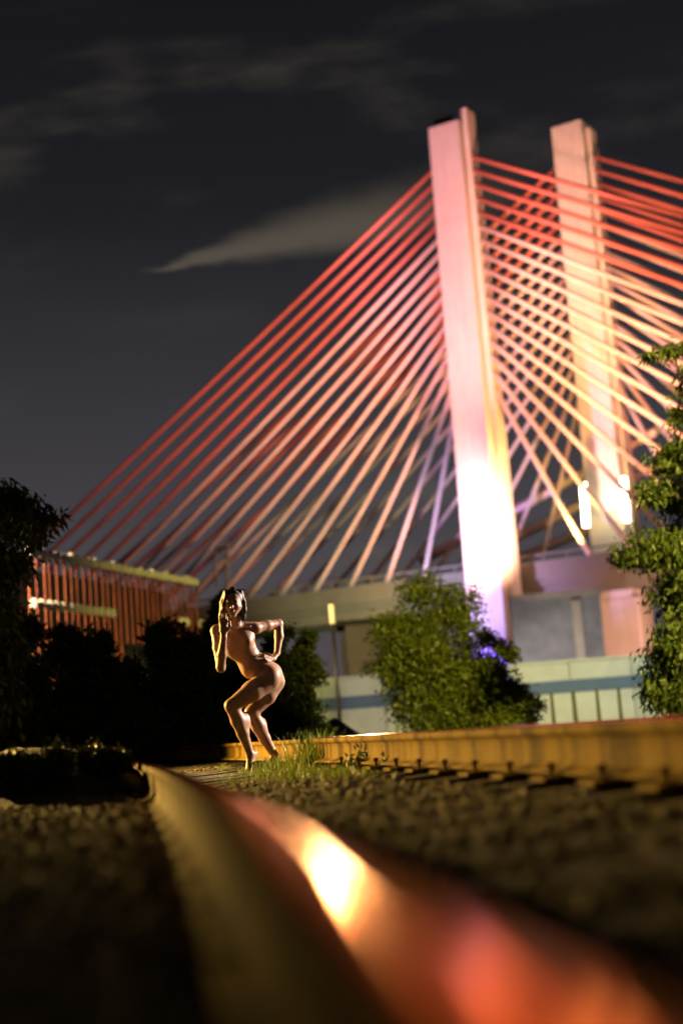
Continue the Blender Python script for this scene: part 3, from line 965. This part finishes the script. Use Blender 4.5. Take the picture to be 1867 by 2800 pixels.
# a few pale stones that stand out
for i, (px, py, Y, s_, lb) in enumerate(((962, 2152, 6.9, .035, 'pale round stone lying left among the sleepers'), (1612, 2172, 4.6, .030, 'pale stone lying below the ochre rail side, right of centre'),
                                        (1088, 2124, 7.0, .028, 'small ochre stone beside the weed clumps'), (1440, 2165, 4.7, .02, 'small dull stone left of the pale stone at right'))):
    p = at(px, py, Y)
    bm = bmesh.new()
    bmesh.ops.create_icosphere(bm, subdivisions=2, radius=s_)
    for v_ in bm.verts:
        v_.co *= 1 + random.uniform(-.14, .14)
        v_.co.z *= .75
    me = bpy.data.meshes.new('stone')
    bm.to_mesh(me); bm.free()
    o = link('stone', me, None, [M['stone']])
    o.location = (p.x, p.y, max(p.z, gz(p.x, p.y) + s_ * .4))
    tag(o, lb, 'stone', 'loose pale stones')

# ------------------------------------------------------------------ lamps out of view; those labelled added are put in to brighten things
def unseen_lamp(label, base, h, arm, bulb, target, power, color, size, radius, blend=.7):
    t_ = thing('unseen_lamp', label, 'street lamp', base)
    b0 = Vector(base)
    tip = b0 + Vector((arm[0], arm[1], h))
    tubes('pole', [([b0, b0 + Vector((0, 0, h * .9)), b0 + Vector((arm[0] * .3, arm[1] * .3, h)), tip], [.09, .06, .05, .04])], t_, M['dark_metal'])
    v_ = box_pts(tip + Vector((0, 0, .02)), Vector((1, 0, 0)), Vector((0, 1, 0)), UP, .28, .13, .07)
    bevelled('lamp_head', v_, BOXF, .03, t_, [M['dark_metal']], 2)
    v_ = box_pts(tip - Vector((0, 0, .075)), Vector((1, 0, 0)), Vector((0, 1, 0)), UP, .2, .09, .02)
    link('bulb', mesh('bulb', v_, BOXF), t_, [bulb])
    spot('lamp_light', tip - Vector((0, 0, .14)), target, power, color, size, blend, radius, t_)
unseen_lamp('sodium street lamp on a dark pole left of the track', (-9.8, 16.6, -0.15), 3.2, (0.8, -0.2), M['bulb'], (-0.6, 11.5, 0.5), 30000, (1.0, 0.63, 0.15), 62, .12, .7)
unseen_lamp('unseen added lamp right of the track, standing in for the bridge lights', (8.4, 16.7, -0.1), 4.0, (-0.8, -0.1), M['added_bulb_w'], (-0.7, 12.0, 1.0), 22000, (1.0, 0.79, 0.64), 21, .12)  # added near lamp in place of the distant bridge floods
unseen_lamp('sodium street lamp lighting the picket screen', (-12.6, 33, -0.15), 7.0, (0.8, 0.3), M['bulb'], (-5.5, 45, 4.6), 23000, (1.0, 0.72, 0.42), 95, .15)
unseen_lamp('unseen added yellow lamp right of the track brightening the bushes', (8.3, 6.0, -0.15), 6.4, (-0.8, 0.1), M['bulb'], (4.0, 29.0, 2.6), 66000, (1.0, 0.80, 0.17), 35, .15)  # added to light the bushes and right tree from the front
unseen_lamp('unseen added lamp behind the right tree brightening the pale wall', (14.6, 51.0, -0.15), 6.2, (-0.9, 0.3), M['bulb'], (6.0, 60.0, 0.8), 2500, (0.92, 1.0, 0.84), 110, .15)  # added to brighten the boundary wall

# ------------------------------------------------------------------ person
PY = 12.0
def J(px, py, dy=0.0):
    p = at(px, py, PY + dy)
    return np.array(p)

class SDF:
    def __init__(self, lo, hi, step):
        self.lo, self.step = np.array(lo), step
        self.n = np.ceil((np.array(hi) - self.lo) / step).astype(int) + 1
        self.f = np.full(self.n, 0.5, np.float32)
    def region(self, lo, hi):
        a = np.clip(np.floor((lo - self.lo) / self.step).astype(int), 0, self.n - 1)
        b_ = np.clip(np.ceil((hi - self.lo) / self.step).astype(int) + 1, 1, self.n)
        sl = tuple(slice(a[i], b_[i]) for i in range(3))
        g_ = [self.lo[i] + self.step * np.arange(a[i], b_[i]) for i in range(3)]
        return sl, np.stack(np.meshgrid(*g_, indexing='ij'), -1)
    def comb(self, sl, d, k, sub=False):
        a = self.f[sl]
        if sub:
            h = np.clip(.5 - .5 * (d + a) / k, 0, 1)
            self.f[sl] = a + (-d - a) * h + k * h * (1 - h)
        else:
            h = np.clip(.5 + .5 * (a - d) / k, 0, 1)
            self.f[sl] = a + (d - a) * h - k * h * (1 - h)
    def cone(self, p, q, r0, r1, k=.02, flat=None, sub=False):
        p, q = np.array(p, float), np.array(q, float)
        R_ = max(r0, r1) + k + .03
        sl, G = self.region(np.minimum(p, q) - R_, np.maximum(p, q) + R_)
        d = q - p
        h = np.clip(((G - p) @ d) / max(d @ d, 1e-9), 0, 1)
        e = G - p - h[..., None] * d
        if flat is not None:                 # squash along a direction
            ax_, s_ = flat
            ax_ = ax_ / np.linalg.norm(ax_)
            pr = e @ ax_
            e = e + (pr * (1 / s_ - 1))[..., None] * ax_
        self.comb(sl, np.linalg.norm(e, axis=-1) - (r0 + (r1 - r0) * h), k, sub)
    def ell(self, c, r_, k=.02, R=None, sub=False):
        c, r_ = np.array(c, float), np.array(r_, float)
        m_ = r_.max() + k + .03
        sl, G = self.region(c - m_, c + m_)
        q = G - c
        if R is not None:
            q = q @ R
        k0 = np.linalg.norm(q / r_, axis=-1)
        k1 = np.linalg.norm(q / (r_ * r_), axis=-1)
        self.comb(sl, k0 * (k0 - 1) / np.maximum(k1, 1e-6), k, sub)
    def chain(self, pts, rads, k=.02, flat=None):
        for i in range(len(pts) - 1):
            self.cone(pts[i], pts[i + 1], rads[i], rads[i + 1], k, flat)
    def mesh(self, name):
        f_ = self.f
        ins = f_ < 0
        n = self.n
        cnt = np.zeros(n - 1, np.int8)
        cor = [(i, j, k) for i in (0, 1) for j in (0, 1) for k in (0, 1)]
        for (i, j, k) in cor:
            cnt += ins[i:n[0] - 1 + i, j:n[1] - 1 + j, k:n[2] - 1 + k]
        cells = np.argwhere((cnt > 0) & (cnt < 8))
        vid = np.full(n - 1, -1, np.int32)
        vid[tuple(cells.T)] = np.arange(len(cells))
        acc = np.zeros((len(cells), 3))
        num = np.zeros(len(cells))
        for ax_ in range(3):
            for o1 in (0, 1):
                for o2 in (0, 1):
                    o = [0, 0, 0]
                    oth = [q for q in range(3) if q != ax_]
                    o[oth[0]], o[oth[1]] = o1, o2
                    a = cells + o
                    e = np.array(o); e[ax_] += 1
                    b_ = cells + e
                    fa, fb = f_[tuple(a.T)], f_[tuple(b_.T)]
                    ok = (fa < 0) != (fb < 0)
                    tt = np.where(ok, fa / np.where(ok, fa - fb, 1), 0)
                    pos = a.astype(float)
                    pos[:, ax_] += tt
                    acc += np.where(ok[:, None], pos, 0)
                    num += ok
        V = self.lo + self.step * acc / num[:, None]
        Q = []
        for ax_ in range(3):
            o1, o2 = [q for q in range(3) if q != ax_]
            sa = [slice(None)] * 3
            sb = [slice(None)] * 3
            sa[ax_], sb[ax_] = slice(0, n[ax_] - 1), slice(1, n[ax_])
            ch = ins[tuple(sa)] != ins[tuple(sb)]
            E = np.argwhere(ch)
            E = E[(E[:, o1] > 0) & (E[:, o2] > 0) & (E[:, o1] < n[o1] - 1) & (E[:, o2] < n[o2] - 1)]
            def cell(d1, d2):
                c = E.copy()
                c[:, o1] -= d1
                c[:, o2] -= d2
                return vid[tuple(c.T)]
            q = np.stack([cell(1, 1), cell(0, 1), cell(0, 0), cell(1, 0)], 1)
            fl = ins[tuple(E.T)]
            if ax_ == 1:
                fl = ~fl
            q[~fl] = q[~fl][:, ::-1]
            Q.append(q)
        return fast_mesh(name, V, np.concatenate(Q))

lo = np.minimum.reduce([J(560, 1600, -.55), J(560, 2140, -.55), J(560, 2140, .4)]) - .05
hi = np.maximum.reduce([J(800, 1600, .4), J(800, 2140, .4), J(800, 1600, -.55)]) + .05
B = SDF(lo, hi, 0.0052)
X_, Z_ = np.array(Rv), np.array(Uv)     # picture-plane directions, for shaping

# torso
neck0, neck1 = J(644, 1716, -.13), J(641, 1690, -.19)
chest, rib, waist, belly, pelvis = J(648, 1746, -.10), J(656, 1772, -.07), J(682, 1802, -.01), J(704, 1822, .02), J(732, 1846, .03)
B.ell(chest, (.150, .098, .105), .03)
B.ell(rib, (.132, .098, .10), .03)
B.cone(J(650, 1760, -.08), waist, .105, .098, .03)
B.cone(waist, belly, .098, .108, .03)
B.cone(belly, pelvis, .108, .118, .03)
B.ell(J(688, 1826, -.03), (.092, .09, .092), .04)
B.cone(J(610, 1724, -.15), J(684, 1718, -.08), .050, .050, .03)            # shoulder girdle
B.cone(neck0, neck1, .054, .047, .025)
B.cone(J(644, 1708, -.12), J(604, 1724, -.15), .036, .032, .03)            # trapezius
B.cone(J(646, 1708, -.12), J(692, 1716, -.07), .036, .032, .03)
B.ell(J(627, 1756, -.175), (.050, .045, .052), .035)                       # chest volumes
B.ell(J(672, 1754, -.155), (.050, .045, .052), .035)
B.cone(J(616, 1716, -.20), J(646, 1719, -.215), .010, .009, .012)          # collar bones
B.cone(J(648, 1719, -.215), J(684, 1713, -.16), .009, .010, .012)
# hips
B.ell(J(744, 1846, .045), (.082, .100, .092), .03)
B.ell(J(741, 1851, -.05), (.080, .080, .090), .03)
# near leg (in front)
hipR, kneeR = J(730, 1862, -.055), J(634, 1930, -.21)
B.chain([hipR, J(690, 1890, -.13), kneeR], [.094, .086, .058], .025)
B.ell(J(629, 1930, -.235), (.040, .034, .042), .02)
ankR = J(684, 2063, -.10)
B.chain([kneeR, J(651, 1970, -.165), J(664, 2005, -.14), ankR], [.056, .060, .049, .032], .02)
B.ell(J(669, 1974, -.12), (.050, .050, .085), .03)
heelR, ballR, toeR = J(695, 2061, -.055), J(682, 2103, -.13), J(677, 2117, -.17)
B.cone(ankR, heelR, .030, .026, .015)
B.cone(heelR, ballR, .028, .026, .02)
B.cone(ankR, ballR, .031, .026, .02)
for i, dx in enumerate((-9, -4, 1, 5, 9)):
    B.cone(J(682 + dx * .8, 2105, -.135), J(677 + dx, 2116 - i * .6, -.185 + i * .006), .013 - i * .0012, .0105 - i * .0009, .006)
# far leg (behind)
hipL, kneeL = J(750, 1864, .07), J(688, 1948, -.05)
B.chain([hipL, J(728, 1902, .02), kneeL], [.090, .078, .056], .025)
ankL = J(752, 2068, .13)
B.chain([kneeL, J(706, 1985, .0), J(724, 2020, .06), ankL], [.055, .058, .047, .033], .02)
B.ell(J(714, 1986, .045), (.048, .048, .08), .03)
B.cone(ankL, J(757, 2084, .16), .031, .028, .015)
B.cone(J(757, 2086, .16), J(728, 2097, .0), .027, .024, .02)
B.cone(ankL, J(728, 2096, .0), .028, .023, .02)
for i in range(5):
    B.cone(J(728 + i * 5, 2098, .0), J(718 + i * 5, 2102, -.055 + i * .01), .012, .010, .006)
# arm in front, bent, hand at the mouth
shR, elR, wrR = J(593, 1726, -.15), J(604, 1824, -.27), J(612, 1742, -.385)
B.ell(shR, (.052, .052, .056), .025)
B.chain([shR, J(597, 1772, -.21), elR], [.047, .043, .036], .02)
B.ell(J(605, 1829, -.275), (.030, .030, .032), .015)
B.chain([elR, J(607, 1790, -.325), wrR], [.037, .038, .025], .018)
palR = J(612, 1722, -.375)
B.cone(wrR, palR, .025, .032, .012, flat=(np.array([0, 1., 0]), .62))
B.cone(palR, J(612, 1708, -.365), .032, .033, .012, flat=(np.array([0, 1., 0]), .55))
for i, (bx_, tx, ty, td) in enumerate(((604, 601, 1686, -.345), (609, 610, 1679, -.340), (615, 617, 1681, -.335), (620, 622, 1688, -.335))):
    a = J(bx_, 1706, -.365)
    m1 = J((bx_ + tx) / 2, (1706 + ty) / 2 - 1, -.375)
    B.chain([a, m1, J(tx, ty, td)], [.0105, .0098, .0082], .005)
B.chain([J(621, 1726, -.37), J(629, 1712, -.385), J(628, 1699, -.375)], [.013, .0115, .0095], .006)
# arm behind, elbow out, hand on hip
shL, elL, wrL = J(698, 1718, -.06), J(761, 1706, .13), J(758, 1786, .06)
B.ell(shL, (.050, .050, .052), .025)
B.chain([shL, J(730, 1710, .03), elL], [.046, .042, .036], .02)
B.ell(J(763, 1704, .135), (.030, .030, .030), .015)
B.chain([elL, J(763, 1740, .11), wrL], [.037, .037, .024], .018)
palL = J(745, 1801, .00)
B.cone(wrL, palL, .024, .030, .012, flat=(np.array([.3, 0, .95]), .6))
B.cone(palL, J(738, 1802, -.03), .030, .031, .012, flat=(np.array([.3, 0, .95]), .6))
for i, (sx, sy, sd, ex, ey, ed) in enumerate(((737, 1797, -.05, 709, 1790, -.085), (736, 1800, -.055, 707, 1796, -.105), (737, 1804, -.06, 712, 1804, -.125), (740, 1808, -.06, 720, 1811, -.13))):
    B.chain([J(sx, sy, sd), J((sx + ex) / 2, (sy + ey) / 2 - 2, (sd + ed) / 2 - .015), J(ex, ey, ed)], [.0105, .0098, .0082], .005)
B.chain([J(742, 1794, .0), J(728, 1786, .01), J(716, 1785, .0)], [.013, .0115, .0095], .006)
# head
hd = J(637, 1650, -.23)
RH = np.stack([X_, np.array(Fv), Z_], 1)
def H(x, y, z):
    """head-local metres: x right in picture, y towards viewer, z up"""
    return hd + X_ * x - np.array(Fv) * y + Z_ * z
B.ell(H(0, -.018, .022), (.076, .094, .092), .02, RH)
B.cone(H(0, .03, -.02), H(0, .046, -.088), .058, .027, .025)               # jaw to chin
B.cone(H(.034, .012, -.03), H(.008, .045, -.088), .040, .02, .02)
B.cone(H(-.034, .012, -.03), H(-.008, .045, -.088), .040, .02, .02)
B.ell(H(.033, .058, -.022), (.022, .018, .018), .016, RH)                  # cheekbones
B.ell(H(-.033, .058, -.022), (.022, .018, .018), .016, RH)
B.cone(H(-.034, .076, .026), H(.034, .076, .026), .010, .010, .014)        # brow
for s_ in (-1, 1):
    B.ell(H(.030 * s_, .086, .008), (.019, .013, .011), .008, RH, sub=True)   # eye sockets
    B.ell(H(.030 * s_, .070, .008), (.0125, .0125, .010), .004, RH)           # eyeballs behind lids
    B.ell(H(.078 * s_, -.012, -.006), (.010, .018, .029), .008, RH)           # ears
B.cone(H(0, .078, .014), H(0, .099, -.026), .0075, .0115, .008)            # nose
B.ell(H(.010, .088, -.031), (.008, .009, .007), .006, RH)
B.ell(H(-.010, .088, -.031), (.008, .009, .007), .006, RH)
B.ell(H(0, .079, -.050), (.023, .012, .0065), .005, RH)                    # lips
B.ell(H(0, .079, -.062), (.019, .012, .0075), .005, RH)
B.ell(H(0, .091, -.056), (.022, .006, .0022), .003, RH, sub=True)
foot = J(690, 2115, 0)
person = thing('person', 'unclothed person on bent knees, one hand on hip, the other at the mouth', 'person', (float(foot[0]), PY, gz(float(foot[0]), PY)))
me = B.mesh('body')
body = link('body', me, person, [M['skin']], True)

# hair: a close cap over the skull and many loose strands falling from a parting
Hh = SDF(hd - .34, hd + .22, 0.0048)
Hh.ell(H(0, -.034, .036), (.088, .096, .094), .02, RH)
Hh.cone(H(0, -.07, .0), H(.01, -.06, -.11), .066, .045, .03)
Hh.ell(H(.004, .085, -.035), (.058, .095, .090), .012, RH, sub=True)       # opening for the face
rh = random.Random(3)
for i in range(120):
    s_ = -1 if i % 5 < 3 else 1
    fwd = rh.uniform(-.095, .045 if s_ < 0 else -.005)
    k_ = math.sqrt(max(0.05, 1 - ((fwd + .034) / .105) ** 2))
    st = H(rh.uniform(-.02, .02), fwd, .034 + .088 * k_ + rh.uniform(0, .012))
    m1 = H(s_ * (.058 * k_ + rh.uniform(0, .014)), fwd + rh.uniform(-.01, .01), .034 + .062 * k_ + rh.uniform(0, .012))
    m2 = H(s_ * (.084 * k_ + rh.uniform(0, .020)), fwd + rh.uniform(-.01, .012), rh.uniform(-.02, .02))
    if s_ < 0:
        e1 = H(-.085 + rh.uniform(-.025, .015), fwd * .6 + rh.uniform(-.01, .03), rh.uniform(-.12, -.07))
        end = H(-.085 + rh.uniform(-.035, .04), fwd * .5 + rh.uniform(0, .05), rh.uniform(-.29, -.13))
    else:
        e1 = H(.088 + rh.uniform(-.015, .02), fwd * .7 - .01, rh.uniform(-.07, -.04))
        end = H(.085 + rh.uniform(-.03, .03), fwd * .6 - .02, rh.uniform(-.17, -.08))
    r_ = rh.uniform(.0055, .009)
    Hh.chain([st, m1, m2, e1, end], [r_, r_ * 1.1, r_, r_ * .85, r_ * .5], .004)
for i in range(12):                                                        # flyaway wisps
    an = rh.uniform(0, 6.28)
    st = H(.06 * math.cos(an), -.03 + .06 * math.sin(an), .095)
    m1 = st + X_ * (rh.uniform(-.02, .02) + .02 * math.cos(an)) + Z_ * rh.uniform(.008, .02)
    Hh.chain([st, m1, m1 + X_ * (.02 * math.cos(an)) + Z_ * rh.uniform(-.02, .012)], [.006, .0045, .003], .004)
hair = link('hair', Hh.mesh('hair'), person, [M['hair']], True)
# eyes, brows and lips
for s_ in (-1, 1):
    bm = bmesh.new()
    bmesh.ops.create_uvsphere(bm, u_segments=12, v_segments=8, radius=1)
    me = bpy.data.meshes.new('eye')
    bm.to_mesh(me); bm.free()
    o = link('eye', me, person, [M['eye']], True)
    o.parent = person
    o.matrix_world = Matrix.Translation(Vector(H(.030 * s_, .0725, .008))) @ Matrix((Rv, -Fv, Uv)).transposed().to_4x4() @ Matrix.Diagonal((.0115, .0115, .0062, 1))
    tubes('eyebrow', [([Vector(H(.012 * s_, .0865, .024)), Vector(H(.030 * s_, .0865, .030)), Vector(H(.047 * s_, .073, .024))], [.0035, .0042, .002])], person, M['hair'], 6)
for z_, w_ in ((-.0505, .0052), (-.0615, .0062)):
    tubes('lip', [([Vector(H(-.021, .077, -.056)), Vector(H(-.008, .0885, z_)), Vector(H(.008, .0885, z_)), Vector(H(.021, .077, -.056))], [.002, w_, w_, .002])], person, M['lips'], 8)
# cigarette at the lips, held between the fingers
c0, c1 = H(-.012, .086, -.058), J(611, 1681, -.352)
cg = tubes('cigarette', [([Vector(c0), Vector(c1)], [.0042, .0042])], None, M['paper'], 10)
tag(cg, 'thin white cigarette between the lips and fingers of the person', 'cigarette')
